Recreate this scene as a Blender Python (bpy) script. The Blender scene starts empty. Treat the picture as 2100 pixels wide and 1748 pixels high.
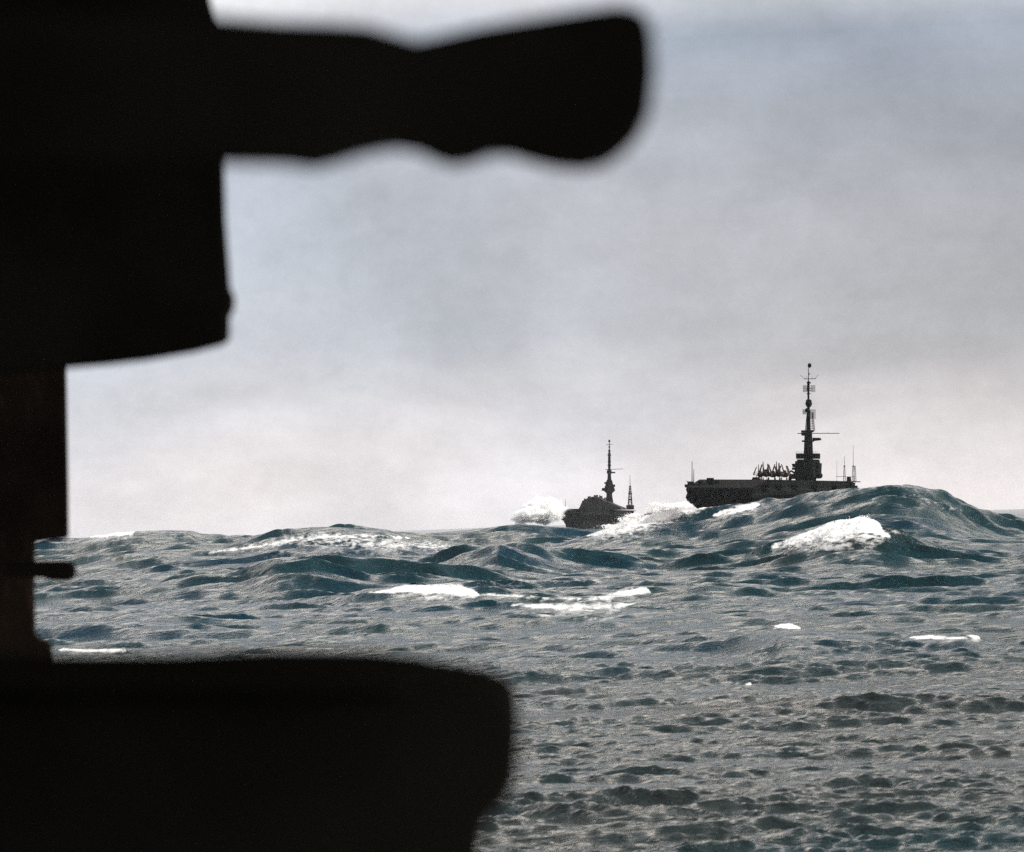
import bpy, bmesh, math, random
import numpy as np
from mathutils import Vector, Matrix, Euler

# ------------------------------------------------------------------ camera, sky, sun, exposure
S = bpy.context.scene
COL = S.collection
CAM_H = 5.0
ROLL = math.radians(2.0)          # the photographer's ship was rolling: the horizon climbs to the right
W, H = 2100.0, 1748.0             # working pixel grid of the measurements
FPX = 1050.0 / math.tan(math.radians(10.0))
PITCH = math.atan(205.0 / FPX)

cam_d = bpy.data.cameras.new("camera")
cam = bpy.data.objects.new("camera", cam_d)
COL.objects.link(cam)
S.camera = cam
cam_d.sensor_width = 36.0
cam_d.angle = math.radians(20.0)
cam_d.clip_start = 0.05
cam_d.clip_end = 80000.0
cam_d.dof.use_dof = True
cam_d.dof.focus_distance = 1200.0
cam_d.dof.aperture_fstop = 3.1
cam_d.dof.aperture_blades = 7
FWD = Vector((0, math.cos(PITCH), math.sin(PITCH)))
R0 = FWD.to_track_quat('-Z', 'Y').to_matrix()
CR = R0 @ Matrix.Rotation(ROLL * -1.0, 3, 'Z')
cam.matrix_world = Matrix.Translation((0, 0, CAM_H)) @ CR.to_4x4()

def ray(x, y):
    return (CR @ Vector(((x - W/2), -(y - H/2), -FPX))).normalized()
def at(x, y, d):
    """world point seen at (x, y) of the measuring grid, d metres ahead"""
    r = ray(x, y)
    return Vector((0, 0, CAM_H)) + r * (d / r.y)

SUN_EL, SUN_AZ = math.radians(45), math.radians(102)   # over the photographer's right shoulder, through thin cloud
world = bpy.data.worlds.new("World")
S.world = world
world.use_nodes = True
nt = world.node_tree
nt.nodes.clear()
def N(t, typ, **kw):
    n = t.nodes.new(typ)
    for k, v in kw.items():
        if k == 'inp':
            for kk, vv in v.items(): n.inputs[kk].default_value = vv
        else: setattr(n, k, v)
    return n
def ramp(t, pts, interp='EASE'):
    r = t.nodes.new('ShaderNodeValToRGB'); e = r.color_ramp; e.interpolation = interp
    while len(e.elements) < len(pts): e.elements.new(0.5)
    for el, (p, c) in zip(e.elements, pts):
        el.position = p; el.color = (c[0], c[1], c[2], 1) if not isinstance(c, (int, float)) else (c, c, c, 1)
    return r
L = nt.links.new
out = N(nt, 'ShaderNodeOutputWorld')
sky = N(nt, 'ShaderNodeTexSky', sky_type='NISHITA', sun_disc=False)
sky.sun_elevation = SUN_EL; sky.sun_rotation = SUN_AZ
sky.air_density = 1.0; sky.dust_density = 2.5
bg_sky = N(nt, 'ShaderNodeBackground'); bg_sky.inputs[1].default_value = 0.07
L(sky.outputs[0], bg_sky.inputs[0])
tc = N(nt, 'ShaderNodeTexCoord')
sep = N(nt, 'ShaderNodeSeparateXYZ'); L(tc.outputs['Generated'], sep.inputs[0])
grad = ramp(nt, [(0.0, (1.06, .975, .975)), (0.028, (.86, .81, .82)), (0.065, (.52, .525, .56)), (0.165, (.37, .395, .45)),
                 (0.20, (1.10, 1.03, .98)), (0.31, (2.2, 1.95, 1.72)), (0.43, (1.0, .95, .91)), (0.56, (.28, .35, .41)), (0.8, (.13, .21, .26)), (1.0, (.15, .23, .28))], 'LINEAR')
L(sep.outputs[2], grad.inputs[0])
mp = N(nt, 'ShaderNodeMapping'); mp.inputs['Scale'].default_value = (1.0, 1.0, 2.1)
mp.inputs['Location'].default_value = (0.35, 0.2, 0.1)
L(tc.outputs['Generated'], mp.inputs[0])
n1 = N(nt, 'ShaderNodeTexNoise', inp={'Scale': 5.5, 'Detail': 5.0, 'Roughness': .5, 'Distortion': .5})
L(mp.outputs[0], n1.inputs['Vector'])
m1 = N(nt, 'ShaderNodeMapRange', inp={1: .32, 2: .68, 3: .78, 4: 1.20}); L(n1.outputs[0], m1.inputs[0])
n2 = N(nt, 'ShaderNodeTexNoise', inp={'Scale': 22.0, 'Detail': 6.0, 'Roughness': .62, 'Distortion': .3})
L(mp.outputs[0], n2.inputs['Vector'])
m2 = N(nt, 'ShaderNodeMapRange', inp={1: .3, 2: .7, 3: .93, 4: 1.07}); L(n2.outputs[0], m2.inputs[0])
n4 = N(nt, 'ShaderNodeTexNoise', inp={'Scale': 95.0, 'Detail': 8.0, 'Roughness': .8}); L(tc.outputs['Generated'], n4.inputs['Vector'])
m4 = N(nt, 'ShaderNodeMapRange', inp={1: .3, 2: .7, 3: .94, 4: 1.06}); L(n4.outputs[0], m4.inputs[0])
mul0 = N(nt, 'ShaderNodeMath', operation='MULTIPLY'); L(m1.outputs[0], mul0.inputs[0]); L(m4.outputs[0], mul0.inputs[1])
mul = N(nt, 'ShaderNodeMath', operation='MULTIPLY'); L(mul0.outputs[0], mul.inputs[0]); L(m2.outputs[0], mul.inputs[1])
# broad thinner / thicker cloud: brighter towards the upper left
sd = Vector((math.sin(SUN_AZ)*math.cos(SUN_EL), math.cos(SUN_AZ)*math.cos(SUN_EL), math.sin(SUN_EL)))
dot = N(nt, 'ShaderNodeVectorMath', operation='DOT_PRODUCT'); dot.inputs[1].default_value = (-.33, .83, .45)
L(tc.outputs['Generated'], dot.inputs[0])
m3 = N(nt, 'ShaderNodeMapRange', inp={1: .76, 2: .98, 3: .62, 4: .96}); L(dot.outputs['Value'], m3.inputs[0])
m3.interpolation_type = 'SMOOTHERSTEP'
mul2 = N(nt, 'ShaderNodeMath', operation='MULTIPLY'); L(mul.outputs[0], mul2.inputs[0]); L(m3.outputs[0], mul2.inputs[1])
vs = N(nt, 'ShaderNodeVectorMath', operation='SCALE'); L(grad.outputs[0], vs.inputs[0]); L(mul2.outputs[0], vs.inputs['Scale'])
# warm and blue drifts in the cloud
n3 = N(nt, 'ShaderNodeTexNoise', inp={'Scale': 3.2, 'Detail': 3.0}); L(mp.outputs[0], n3.inputs['Vector'])
tint = ramp(nt, [(.36, (.93, .985, 1.03)), (.64, (1.01, 1.0, .985))]); L(n3.outputs[0], tint.inputs[0])
vm = N(nt, 'ShaderNodeVectorMath', operation='MULTIPLY'); L(vs.outputs[0], vm.inputs[0]); L(tint.outputs[0], vm.inputs[1])
bg_cl = N(nt, 'ShaderNodeBackground'); bg_cl.inputs[1].default_value = 1.0
L(vm.outputs[0], bg_cl.inputs[0])
mixw = N(nt, 'ShaderNodeMixShader'); mixw.inputs[0].default_value = 0.9
L(bg_sky.outputs[0], mixw.inputs[1]); L(bg_cl.outputs[0], mixw.inputs[2]); L(mixw.outputs[0], out.inputs[0])

sun_d = bpy.data.lights.new("sun", 'SUN'); sun_d.energy = 5.0; sun_d.angle = math.radians(3.0); sun_d.color = (1, .95, .88)
sun = bpy.data.objects.new("sun", sun_d); COL.objects.link(sun)
sun.rotation_euler = (-sd).to_track_quat('-Z', 'Y').to_euler()

S.view_settings.view_transform = 'Standard'
S.view_settings.look = 'None'
S.view_settings.exposure = 0.55
S.view_settings.gamma = 1.0
S.render.engine = 'CYCLES'
S.cycles.use_denoising = False
S.cycles.diffuse_bounces = 4
S.cycles.glossy_bounces = 3
S.cycles.volume_bounces = 10
S.cycles.max_bounces = 12
S.cycles.sample_clamp_indirect = 4.0
S.cycles.sample_clamp_direct = 1.3

# ------------------------------------------------------------------ helpers
def tag(o, label=None, cat=None, group=None, kind=None):
    if label: o['label'] = label
    if cat: o['category'] = cat
    if group: o['group'] = group
    if kind: o['kind'] = kind
    return o
def empty(name, loc, label, cat, group=None):
    o = bpy.data.objects.new(name, None); COL.objects.link(o); o.location = loc
    return tag(o, label, cat, group)

class MB:
    def __init__(s): s.v = []; s.f = []
    def add(s, vs, fs):
        b = len(s.v); s.v += [tuple(v) for v in vs]; s.f += [tuple(b + i for i in f) for f in fs]; return s
    def box(s, cx, cy, cz, sx, sy, sz, top=(1, 1)):
        x, y, z = sx/2, sy/2, sz/2; tx, ty = top
        vs = [(cx+a*x, cy+b*y, cz-z) for a, b in ((-1,-1),(1,-1),(1,1),(-1,1))] + \
             [(cx+a*x*tx, cy+b*y*ty, cz+z) for a, b in ((-1,-1),(1,-1),(1,1),(-1,1))]
        return s.add(vs, [(3,2,1,0),(4,5,6,7),(0,1,5,4),(1,2,6,5),(2,3,7,6),(3,0,4,7)])
    def bar(s, a, b, r0, r1=None, n=8):
        a, b = Vector(a), Vector(b); r1 = r0 if r1 is None else r1
        d = (b - a).normalized(); u = d.orthogonal().normalized(); w = d.cross(u)
        vs = [a + (u*math.cos(t)+w*math.sin(t))*r0 for t in [2*math.pi*i/n for i in range(n)]] + \
             [b + (u*math.cos(t)+w*math.sin(t))*r1 for t in [2*math.pi*i/n for i in range(n)]]
        fs = [(i, (i+1) % n, n+(i+1) % n, n+i) for i in range(n)] + [tuple(range(n))[::-1], tuple(range(n, 2*n))]
        return s.add(vs, fs)
    def lathe(s, cx, cy, prof, n=12):
        vs = []; fs = []
        for (r, z) in prof:
            vs += [(cx + r*math.cos(2*math.pi*i/n), cy + r*math.sin(2*math.pi*i/n), z) for i in range(n)]
        for k in range(len(prof)-1):
            fs += [(k*n+i, k*n+(i+1) % n, (k+1)*n+(i+1) % n, (k+1)*n+i) for i in range(n)]
        fs += [tuple(range(n))[::-1], tuple(range((len(prof)-1)*n, len(prof)*n))]
        return s.add(vs, fs)
    def ball(s, c, r, n=10, sz=1.0):
        prof = [(max(.02, r*math.sin(math.pi*k/n)), c[2] - r*sz*math.cos(math.pi*k/n)) for k in range(n+1)]
        return s.lathe(c[0], c[1], prof, n+2)
    def build(s, name, mat, parent=None, smooth=False):
        me = bpy.data.meshes.new(name); me.from_pydata(s.v, [], s.f); me.update()
        if smooth: me.polygons.foreach_set('use_smooth', [True]*len(me.polygons))
        if mat: me.materials.append(mat)
        o = bpy.data.objects.new(name, me); COL.objects.link(o)
        if parent: o.parent = parent
        return o

def pmat(name, base, rough=.6, spec=.4, var=.35, scale=3.0, second=None, bump=.0, bscale=8.0, metal=0.0):
    m = bpy.data.materials.new(name); m.use_nodes = True; t = m.node_tree; b = t.nodes['Principled BSDF']
    tcn = N(t, 'ShaderNodeTexCoord')
    nz = N(t, 'ShaderNodeTexNoise', inp={'Scale': scale, 'Detail': 7.0, 'Roughness': .62}); t.links.new(tcn.outputs['Object'], nz.inputs['Vector'])
    c2 = second or tuple(c*(1-var) for c in base)
    r = ramp(t, [(.38, c2), (.62, base)]); t.links.new(nz.outputs[0], r.inputs[0]); t.links.new(r.outputs[0], b.inputs['Base Color'])
    b.inputs['Roughness'].default_value = rough; b.inputs['Specular IOR Level'].default_value = spec; b.inputs['Metallic'].default_value = metal
    if bump:
        nb = N(t, 'ShaderNodeTexNoise', inp={'Scale': bscale, 'Detail': 5.0}); t.links.new(tcn.outputs['Object'], nb.inputs['Vector'])
        bn = N(t, 'ShaderNodeBump', inp={'Strength': bump, 'Distance': .02}); t.links.new(nb.outputs[0], bn.inputs['Height']); t.links.new(bn.outputs[0], b.inputs['Normal'])
    return m

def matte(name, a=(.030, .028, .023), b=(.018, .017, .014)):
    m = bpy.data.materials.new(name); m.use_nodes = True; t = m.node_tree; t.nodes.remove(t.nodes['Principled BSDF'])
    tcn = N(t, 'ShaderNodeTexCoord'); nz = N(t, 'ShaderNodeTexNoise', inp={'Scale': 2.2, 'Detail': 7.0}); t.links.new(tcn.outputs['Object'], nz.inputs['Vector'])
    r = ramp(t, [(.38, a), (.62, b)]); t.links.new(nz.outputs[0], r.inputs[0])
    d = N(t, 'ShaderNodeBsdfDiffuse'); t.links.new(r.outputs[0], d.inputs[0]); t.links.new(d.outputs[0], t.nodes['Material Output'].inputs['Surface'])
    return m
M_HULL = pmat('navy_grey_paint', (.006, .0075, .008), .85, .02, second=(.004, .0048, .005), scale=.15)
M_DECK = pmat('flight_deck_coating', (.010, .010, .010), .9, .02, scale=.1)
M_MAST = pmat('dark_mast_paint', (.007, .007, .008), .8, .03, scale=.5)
M_PLANE = pmat('aircraft_paint', (.040, .026, .022), .6, .1, second=(.02, .016, .016), scale=.6)
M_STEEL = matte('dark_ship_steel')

# ------------------------------------------------------------------ the sea
rng = np.random.default_rng(11)
CRn = np.array(CR)
def project(X, Y, Z):
    P = np.stack([X, Y, Z - CAM_H], -1) @ CRn
    w = np.maximum(-P[..., 2], 1e-3)
    px = W/2 + P[..., 0]/w*FPX; py = H/2 - P[..., 1]/w*FPX
    ok = P[..., 2] < 0
    return np.where(ok, px, -1e5), np.where(ok, py, -1e5)

KR = 0.0021
rows = [8.0]
while rows[-1] < 20000:
    r = rows[-1]
    k = .02 if r < 36 else ((.0013 if r < 110 else KR) if r < 1300 else min(.03, KR + (r-1300)/1300*.012))
    rows.append(r*(1+k))
rr = np.array(rows)
half = math.radians(12.5)
th = np.arange(-half, half, .00040)
wing = half + np.cumsum(.0006*1.12**np.arange(1, 60)); wing = wing[wing < math.pi*.97]
wing = np.concatenate([wing, [math.pi]])
th = np.concatenate([-wing[::-1], th, wing[:-1]])
nr, nc = len(rr), len(th)
Rg, Tg = np.meshgrid(rr, th, indexing='ij')
X = Rg*np.sin(Tg); Y = Rg*np.cos(Tg)
cell = np.where(Rg < 110, Rg*.0013, np.where(Rg < 1300, Rg*KR, Rg*.012))
cellw = np.gradient(th)[None, :]*Rg
cellm = np.maximum(cell, cellw)

# --- the big seas the photograph shows: (x, y, distance) along each crest, near and far half width
def crest(pts, wf, wb, peaked=1.5):
    P = [at(x, y, d) for x, y, d in pts]
    a = np.array([math.atan2(p.x, p.y) for p in P]); hh = np.array([p.z for p in P]); dd = np.array([math.hypot(p.x, p.y) for p in P])
    fine = np.linspace(a[0], a[-1], 400)
    def sm(v):
        f = np.interp(fine, a, v); k = np.hanning(21); k /= k.sum()
        return np.convolve(np.pad(f, 10, 'edge'), k, 'valid')
    h1, d1 = sm(hh), sm(dd)
    ext = math.radians(3.0)
    t = Tg[0]
    Hh = np.interp(t, fine, h1); Dd = np.interp(t, fine, d1)
    e = np.clip(np.maximum(fine[0]-t, t-fine[-1])/ext, 0, 1); Hh = Hh*(1-e*e*(3-2*e))
    u = (Rg - Dd[None, :])
    prof = np.where(u < 0, np.exp(-np.abs(u/wf)**peaked), np.exp(-np.abs(u/wb)**1.3))
    return Hh[None, :]*prof, prof*(1-e)[None, :]

ridges = [
 # the mountain of water at the right, in front of the near carrier
 (([(1150,1112,400),(1200,1100,400),(1290,1064,400),(1350,1050,400),(1430,1043,400),(1500,1034,395),(1600,1016,390),(1700,1001,385),(1790,991,380),(1850,985,380),(1900,990,380),(1940,1005,382),(1990,1031,385),(2060,1053,390),(2140,1064,390)], 23, 70, 1.25)),
 (([(1530,1130,300),(1600,1105,298),(1690,1072,292),(1760,1058,290),(1800,1068,290),(1850,1095,290),(1930,1118,290),(2060,1150,290)], 13, 45, 1.2)),
 (([(380,1112,430),(480,1104,430),(560,1086,425),(640,1078,420),(720,1076,420),(790,1081,420),(850,1090,425),(920,1086,430),(1000,1078,430),(1060,1069,430),(1120,1074,430),(1200,1086,430)], 23, 60, 1.25)),
 (([(40,1117,520),(140,1108,520),(200,1099,515),(290,1090,510),(350,1087,510),(390,1091,510),(430,1098,515),(520,1100,520)], 23, 60, 1.25)),
 (([(880,1140,310),(950,1118,305),(1020,1112,300),(1100,1116,305),(1180,1132,310)], 16, 35, 1.5)),
 (([(480,1168,250),(560,1150,245),(640,1146,245),(740,1158,250),(860,1162,250)], 12, 25, 1.5)),
 (([(660,1225,205),(760,1206,205),(860,1200,203),(950,1204,203),(1050,1208,203),(1160,1215,203),(1260,1210,203),(1320,1205,205),(1380,1225,205)], 8, 22, 1.5)),
 (([(1380,1208,202),(1450,1198,200),(1540,1203,200),(1700,1219,200),(1850,1240,200)], 12, 22, 1.3)),
 (([(1480,1312,115),(1560,1300,112),(1610,1287,110),(1680,1292,110),(1780,1297,110),(1880,1307,109),(1980,1303,107),(2010,1311,109),(2080,1330,112)], 3.0, 11, 1.25)),
 (([(1400,1405,86),(1480,1398,85),(1530,1397,84),(1600,1412,86)], 2, 6, 1.3)),
 (([(1440,1450,80),(1600,1420,82),(1800,1415,81),(1930,1425,80),(2050,1440,80)], 2.4, 7, 1.4)),
 (([(240,1190,270),(330,1180,270),(420,1188,270),(520,1196,270)], 12, 25, 1.5)),
 (([(120,1270,165),(260,1258,165),(360,1262,165),(460,1275,165)], 7, 14, 1.5)),
]
big = np.zeros_like(Rg); cover = np.zeros_like(Rg)
for pts, wf, wb, pk in ridges:
    a, m = crest(pts, wf, wb, pk)
    big = np.where(a > big, a, big); cover = np.maximum(cover, m)

# --- random wind sea: many directional components, short ones fading out where the mesh gets coarse
Z = np.zeros_like(Rg); DX = np.zeros_like(Rg); DY = np.zeros_like(Rg)
lam = np.concatenate([np.exp(rng.uniform(math.log(28), math.log(120), 16)), np.exp(rng.uniform(math.log(8), math.log(28), 34)),
                      np.exp(rng.uniform(math.log(2.2), math.log(8), 60)), np.exp(rng.uniform(math.log(.65), math.log(2.2), 70)), np.exp(rng.uniform(math.log(.24), math.log(.65), 60))])
# gusts: elongated patches of rougher and calmer water
gust = np.zeros_like(Rg)
for gx, gy, gp in ((.10, .42, .3), (-.16, .27, 2.1), (.27, .71, 4.0), (.05, 1.15, 1.2), (-.33, .93, 5.1)):
    gust += np.sin(gx*X + gy*Y + gp + 1.3*np.sin(.07*X - .05*Y + gp))
gust = np.clip(1 + .19*gust, .4, 1.6)
for l in lam:
    k = 2*math.pi/l
    a0 = math.radians(199) + rng.normal(0, .20 if l > 6 else (.30 if l > 2.2 else .42))
    if l > 28: amp = .0042*l
    elif l > 8: amp = .0037*l
    elif l > 2.2: amp = .0068*l
    elif l > .65: amp = .0085*l
    else: amp = .0080*l
    cx, cy = math.sin(a0), math.cos(a0); ph = rng.uniform(0, 6.283)
    hi = nr if l > 60 else min(nr, int(rr.searchsorted(l/2.0/KR if l < 5 else 1400*l/8 + 300))+1)
    hi = max(hi, 10)
    sl = slice(0, hi)
    wgt = np.clip(l/cellm[sl]/2.2 - 1, 0, 1)
    arg = k*(X[sl]*cx + Y[sl]*cy) + ph
    # wave groups
    g = .72 + .5*np.sin(.11*k*(X[sl]*cy - Y[sl]*cx) + ph*3) * np.sin(.07*k*(X[sl]*cx + Y[sl]*cy) + ph*5)
    if l > 8: damp = 1 - .78*cover[sl]
    elif l > 2.2: damp = 1 + .8*cover[sl]
    else: damp = 1.0
    A = amp*wgt*g*damp
    if l < 8: A = A*gust[sl]
    if l > 5: A = A*np.clip(Rg[sl]/240, .34, 1)
    elif l > 2.2: A = A*np.clip(Rg[sl]/240, .33, 1.15)
    elif l > .65: A = A*np.clip(Rg[sl]/220, .62, 1.1)
    Z[sl] += A*np.cos(arg)
    q = 1.5 if l > 8 else (.95 if l > 2.2 else .5)
    DX[sl] -= q*A*cx*np.sin(arg); DY[sl] -= q*A*cy*np.sin(arg)
del arg, g, wgt, A
far_f = np.clip(1 - (Rg-600)/1500, .5, 1)
# broken water along the steepest crests
for _ in range(14):
    l = rng.uniform(3.5, 9); k = 2*math.pi/l; a0 = rng.uniform(0, 6.283)
    sl = slice(int(rr.searchsorted(200)), int(rr.searchsorted(620)))
    Z[sl] += .10*cover[sl]**2*(np.abs(np.sin(.5*k*(X[sl]*math.sin(a0) + Y[sl]*math.cos(a0)) + _)) - .70)*np.clip(Tg[sl]*9 + .35, .3, 1.5)
Z = Z*far_f + big - .25
XX = X + DX; YY = Y + DY

# --- foam and painted sheen: strokes along the crests, limited to the wave they break on
px, py = project(XX, YY, Z)
foam_sheen = np.zeros_like(Rg)
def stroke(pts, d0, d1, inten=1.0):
    global foam_sheen
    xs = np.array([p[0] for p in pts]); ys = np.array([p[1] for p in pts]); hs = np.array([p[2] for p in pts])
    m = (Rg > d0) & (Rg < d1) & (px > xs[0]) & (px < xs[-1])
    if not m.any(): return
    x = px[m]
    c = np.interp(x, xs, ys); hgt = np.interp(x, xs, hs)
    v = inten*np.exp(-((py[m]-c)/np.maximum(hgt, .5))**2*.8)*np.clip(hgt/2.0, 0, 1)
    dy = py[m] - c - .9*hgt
    halo = .50*inten*min(1, (xs[-1]-xs[0])/150)*np.exp(-(dy/np.maximum(2.2*hgt+2, 1))**2)*np.clip(hgt/4.0, 0, 1)  # trailing lace, also standing in for silvery glare on the water
    foam_sheen[m] = np.maximum(foam_sheen[m], np.maximum(v, halo))
stroke([(1195,1101,0),(1230,1094,5),(1275,1080,11),(1320,1068,11),(1360,1054,10),(1400,1044,7),(1450,1038,3),(1480,1037,0)], 340, 425, 1.3)
stroke([(1445,1060,0),(1475,1054,3),(1515,1044,7),(1550,1036,6),(1562,1034,0)], 330, 410, 1.3)
stroke([(1560,1127,0),(1600,1116,4),(1650,1100,11),(1700,1086,17),(1750,1075,19),(1790,1078,20),(1803,1085,12),(1815,1098,3),(1830,1102,0)], 255, 310, 1.35)
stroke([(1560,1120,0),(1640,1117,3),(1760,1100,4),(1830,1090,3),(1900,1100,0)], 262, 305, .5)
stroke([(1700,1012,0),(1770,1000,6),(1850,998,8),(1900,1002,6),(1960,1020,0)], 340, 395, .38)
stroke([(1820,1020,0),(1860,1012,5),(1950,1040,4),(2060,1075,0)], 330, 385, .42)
stroke([(740,1217,0),(790,1212,4),(830,1208,8),(900,1208,11),(945,1211,12),(970,1216,7),(985,1220,0)], 160, 232, 1.1)
stroke([(960,1218,0),(1040,1221,4),(1120,1226,4),(1200,1230,5),(1240,1226,8),(1290,1215,13),(1325,1212,11),(1336,1214,0)], 160, 232, .72)
stroke([(1250,1222,0),(1290,1214,8),(1325,1211,8),(1334,1212,0)], 160, 232, 1.0)
stroke([(1020,1240,0),(1100,1243,7),(1180,1246,10),(1260,1244,11),(1310,1236,0)], 145, 225, .78)
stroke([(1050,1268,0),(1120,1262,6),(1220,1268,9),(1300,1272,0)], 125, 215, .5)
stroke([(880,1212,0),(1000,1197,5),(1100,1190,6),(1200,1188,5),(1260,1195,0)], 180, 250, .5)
stroke([(420,1134,0),(520,1120,8),(600,1108,16),(660,1106,20),(740,1112,20),(820,1118,16),(900,1120,11),(960,1124,0)], 320, 430, .60)  # broad grey sheen of the left swell, painted as thin white cover
stroke([(400,1140,0),(520,1122,3),(640,1102,4),(760,1098,3),(940,1110,0)], 330, 420, .8)
stroke([(150,1103,0),(200,1097,5),(268,1091,7),(278,1090,0)], 440, 560, 1.2)
stroke([(395,1137,0),(440,1132,4),(480,1124,3),(500,1120,0)], 330, 440, .6)
stroke([(222,1158,0),(240,1153,4),(256,1150,4),(262,1148,0)], 200, 400, .95)
stroke([(1580,1290,0),(1600,1284,5),(1622,1284,6),(1638,1288,3),(1645,1290,0)], 70, 150, 1.2)
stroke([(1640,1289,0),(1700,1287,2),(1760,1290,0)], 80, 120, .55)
stroke([(1855,1309,0),(1880,1307,4),(1910,1307,6),(1945,1310,4),(1970,1308,2),(1990,1305,4),(2006,1307,3),(2014,1312,0)], 80, 120, .9)
stroke([(1485,1397,0),(1512,1396,4),(1533,1401,5),(1545,1404,0)], 62, 100, .9)
stroke([(112,1334,0),(130,1331,3),(180,1335,3),(255,1333,3),(262,1333,0)], 90, 160, 1.2)
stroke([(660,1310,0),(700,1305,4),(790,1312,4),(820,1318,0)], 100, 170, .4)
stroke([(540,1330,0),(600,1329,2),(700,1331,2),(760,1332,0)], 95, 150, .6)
# scattered small whitecaps away from the camera's big seas
caps = (Z > .78) & (Rg > 500) & (cover < .2)
foam_sheen[caps] = np.maximum(foam_sheen[caps], .55)

me = bpy.data.meshes.new('sea')
nv = nr*nc
co = np.stack([XX, YY, Z], -1).reshape(-1, 3).astype(np.float32)
me.vertices.add(nv); me.vertices.foreach_set('co', co.ravel())
i = np.arange(nr-1)[:, None]*nc; j = np.arange(nc)[None, :]; j2 = (j+1) % nc
quads = np.stack([i+j, i+j2, i+nc+j2, i+nc+j], -1).reshape(-1, 4)[:, ::-1].astype(np.int32)
nq = len(quads)
me.loops.add(nq*4); me.loops.foreach_set('vertex_index', quads.ravel())
me.polygons.add(nq); me.polygons.foreach_set('loop_start', np.arange(0, nq*4, 4, dtype=np.int32))
me.polygons.foreach_set('use_smooth', np.ones(nq, dtype=bool))
at_f = me.attributes.new('foam_sheen', 'FLOAT', 'POINT'); at_f.data.foreach_set('value', foam_sheen.ravel().astype(np.float32))
me.update(calc_edges=True)
sea = bpy.data.objects.new('sea', me); COL.objects.link(sea)
tag(sea, 'dark teal grey storm sea with steep swells and foaming crests running to the horizon', kind='structure')
del XX, YY, Z, DX, DY, X, Y, Rg, Tg, cell, cellw, cellm, big, cover, px, py, co, quads

m = bpy.data.materials.new('storm_water'); m.use_nodes = True; t = m.node_tree; T = t.links.new
b = t.nodes['Principled BSDF']; mo = t.nodes['Material Output']
b.inputs['IOR'].default_value = 1.33
tcn = N(t, 'ShaderNodeTexCoord')
mpw = N(t, 'ShaderNodeMapping'); mpw.inputs['Rotation'].default_value = (0, 0, math.radians(-14)); mpw.inputs['Scale'].default_value = (.55, 1, 1)
T(tcn.outputs['Object'], mpw.inputs[0])
# body colour: teal with drifts of browner water
mpb = N(t, 'ShaderNodeMapping'); mpb.inputs['Scale'].default_value = (.6, 1.4, 1); T(tcn.outputs['Object'], mpb.inputs[0])
nb = N(t, 'ShaderNodeTexNoise', inp={'Scale': .035, 'Detail': 5.0, 'Roughness': .6}); T(mpb.outputs[0], nb.inputs['Vector'])
body = ramp(t, [(.36, (.003, .020, .034)), (.55, (.007, .025, .030)), (.72, (.018, .022, .019))]); T(nb.outputs[0], body.inputs[0])
# wavelets
h = None
for sc, amp, det in ((.45, .50, 5.0), (1.6, .22, 5.0), (5.5, .10, 4.0)):
    n = N(t, 'ShaderNodeTexNoise', inp={'Scale': sc, 'Detail': det, 'Roughness': .6, 'Distortion': .6}); T(mpw.outputs[0], n.inputs['Vector'])
    mu = N(t, 'ShaderNodeMath', operation='MULTIPLY'); mu.inputs[1].default_value = amp; T(n.outputs[0], mu.inputs[0])
    if h is None:
        # outside the lee of the photographer's ship the chop is rougher
        so = N(t, 'ShaderNodeSeparateXYZ'); T(tcn.outputs['Object'], so.inputs[0])
        lee = N(t, 'ShaderNodeMapRange', inp={1: 90.0, 2: 280.0, 3: .45, 4: 1.9}); T(so.outputs[1], lee.inputs[0])
        mu2 = N(t, 'ShaderNodeMath', operation='MULTIPLY'); T(mu.outputs[0], mu2.inputs[0]); T(lee.outputs[0], mu2.inputs[1]); h = mu2
    else:
        ad = N(t, 'ShaderNodeMath', operation='ADD'); T(h.outputs[0], ad.inputs[0]); T(mu.outputs[0], ad.inputs[1]); h = ad
bp = N(t, 'ShaderNodeBump', inp={'Strength': 1.0, 'Distance': 1.0}); T(h.outputs[0], bp.inputs['Height'])
warm_reflection = ramp(t, [(.36, (.008, .024, .028)), (.54, (.020, .024, .022)), (.74, (.044, .036, .027))]); T(nb.outputs[0], warm_reflection.inputs[0])  # warm sky reflection of the near water, painted into its body colour
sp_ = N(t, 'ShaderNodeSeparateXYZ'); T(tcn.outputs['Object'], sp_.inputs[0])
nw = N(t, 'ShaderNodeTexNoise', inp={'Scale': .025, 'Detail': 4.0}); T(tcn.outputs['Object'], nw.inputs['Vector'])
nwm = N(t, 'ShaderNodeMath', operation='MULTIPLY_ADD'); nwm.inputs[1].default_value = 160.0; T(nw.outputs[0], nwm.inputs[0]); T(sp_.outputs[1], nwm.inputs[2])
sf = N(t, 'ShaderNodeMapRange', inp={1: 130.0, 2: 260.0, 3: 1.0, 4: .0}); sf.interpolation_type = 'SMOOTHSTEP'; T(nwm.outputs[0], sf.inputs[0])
mb_ = N(t, 'ShaderNodeMix', data_type='RGBA'); T(sf.outputs[0], mb_.inputs['Factor']); T(body.outputs[0], mb_.inputs['A']); T(warm_reflection.outputs[0], mb_.inputs['B'])
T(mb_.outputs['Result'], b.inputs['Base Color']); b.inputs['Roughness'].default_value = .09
T(bp.outputs[0], b.inputs['Normal'])
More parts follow.
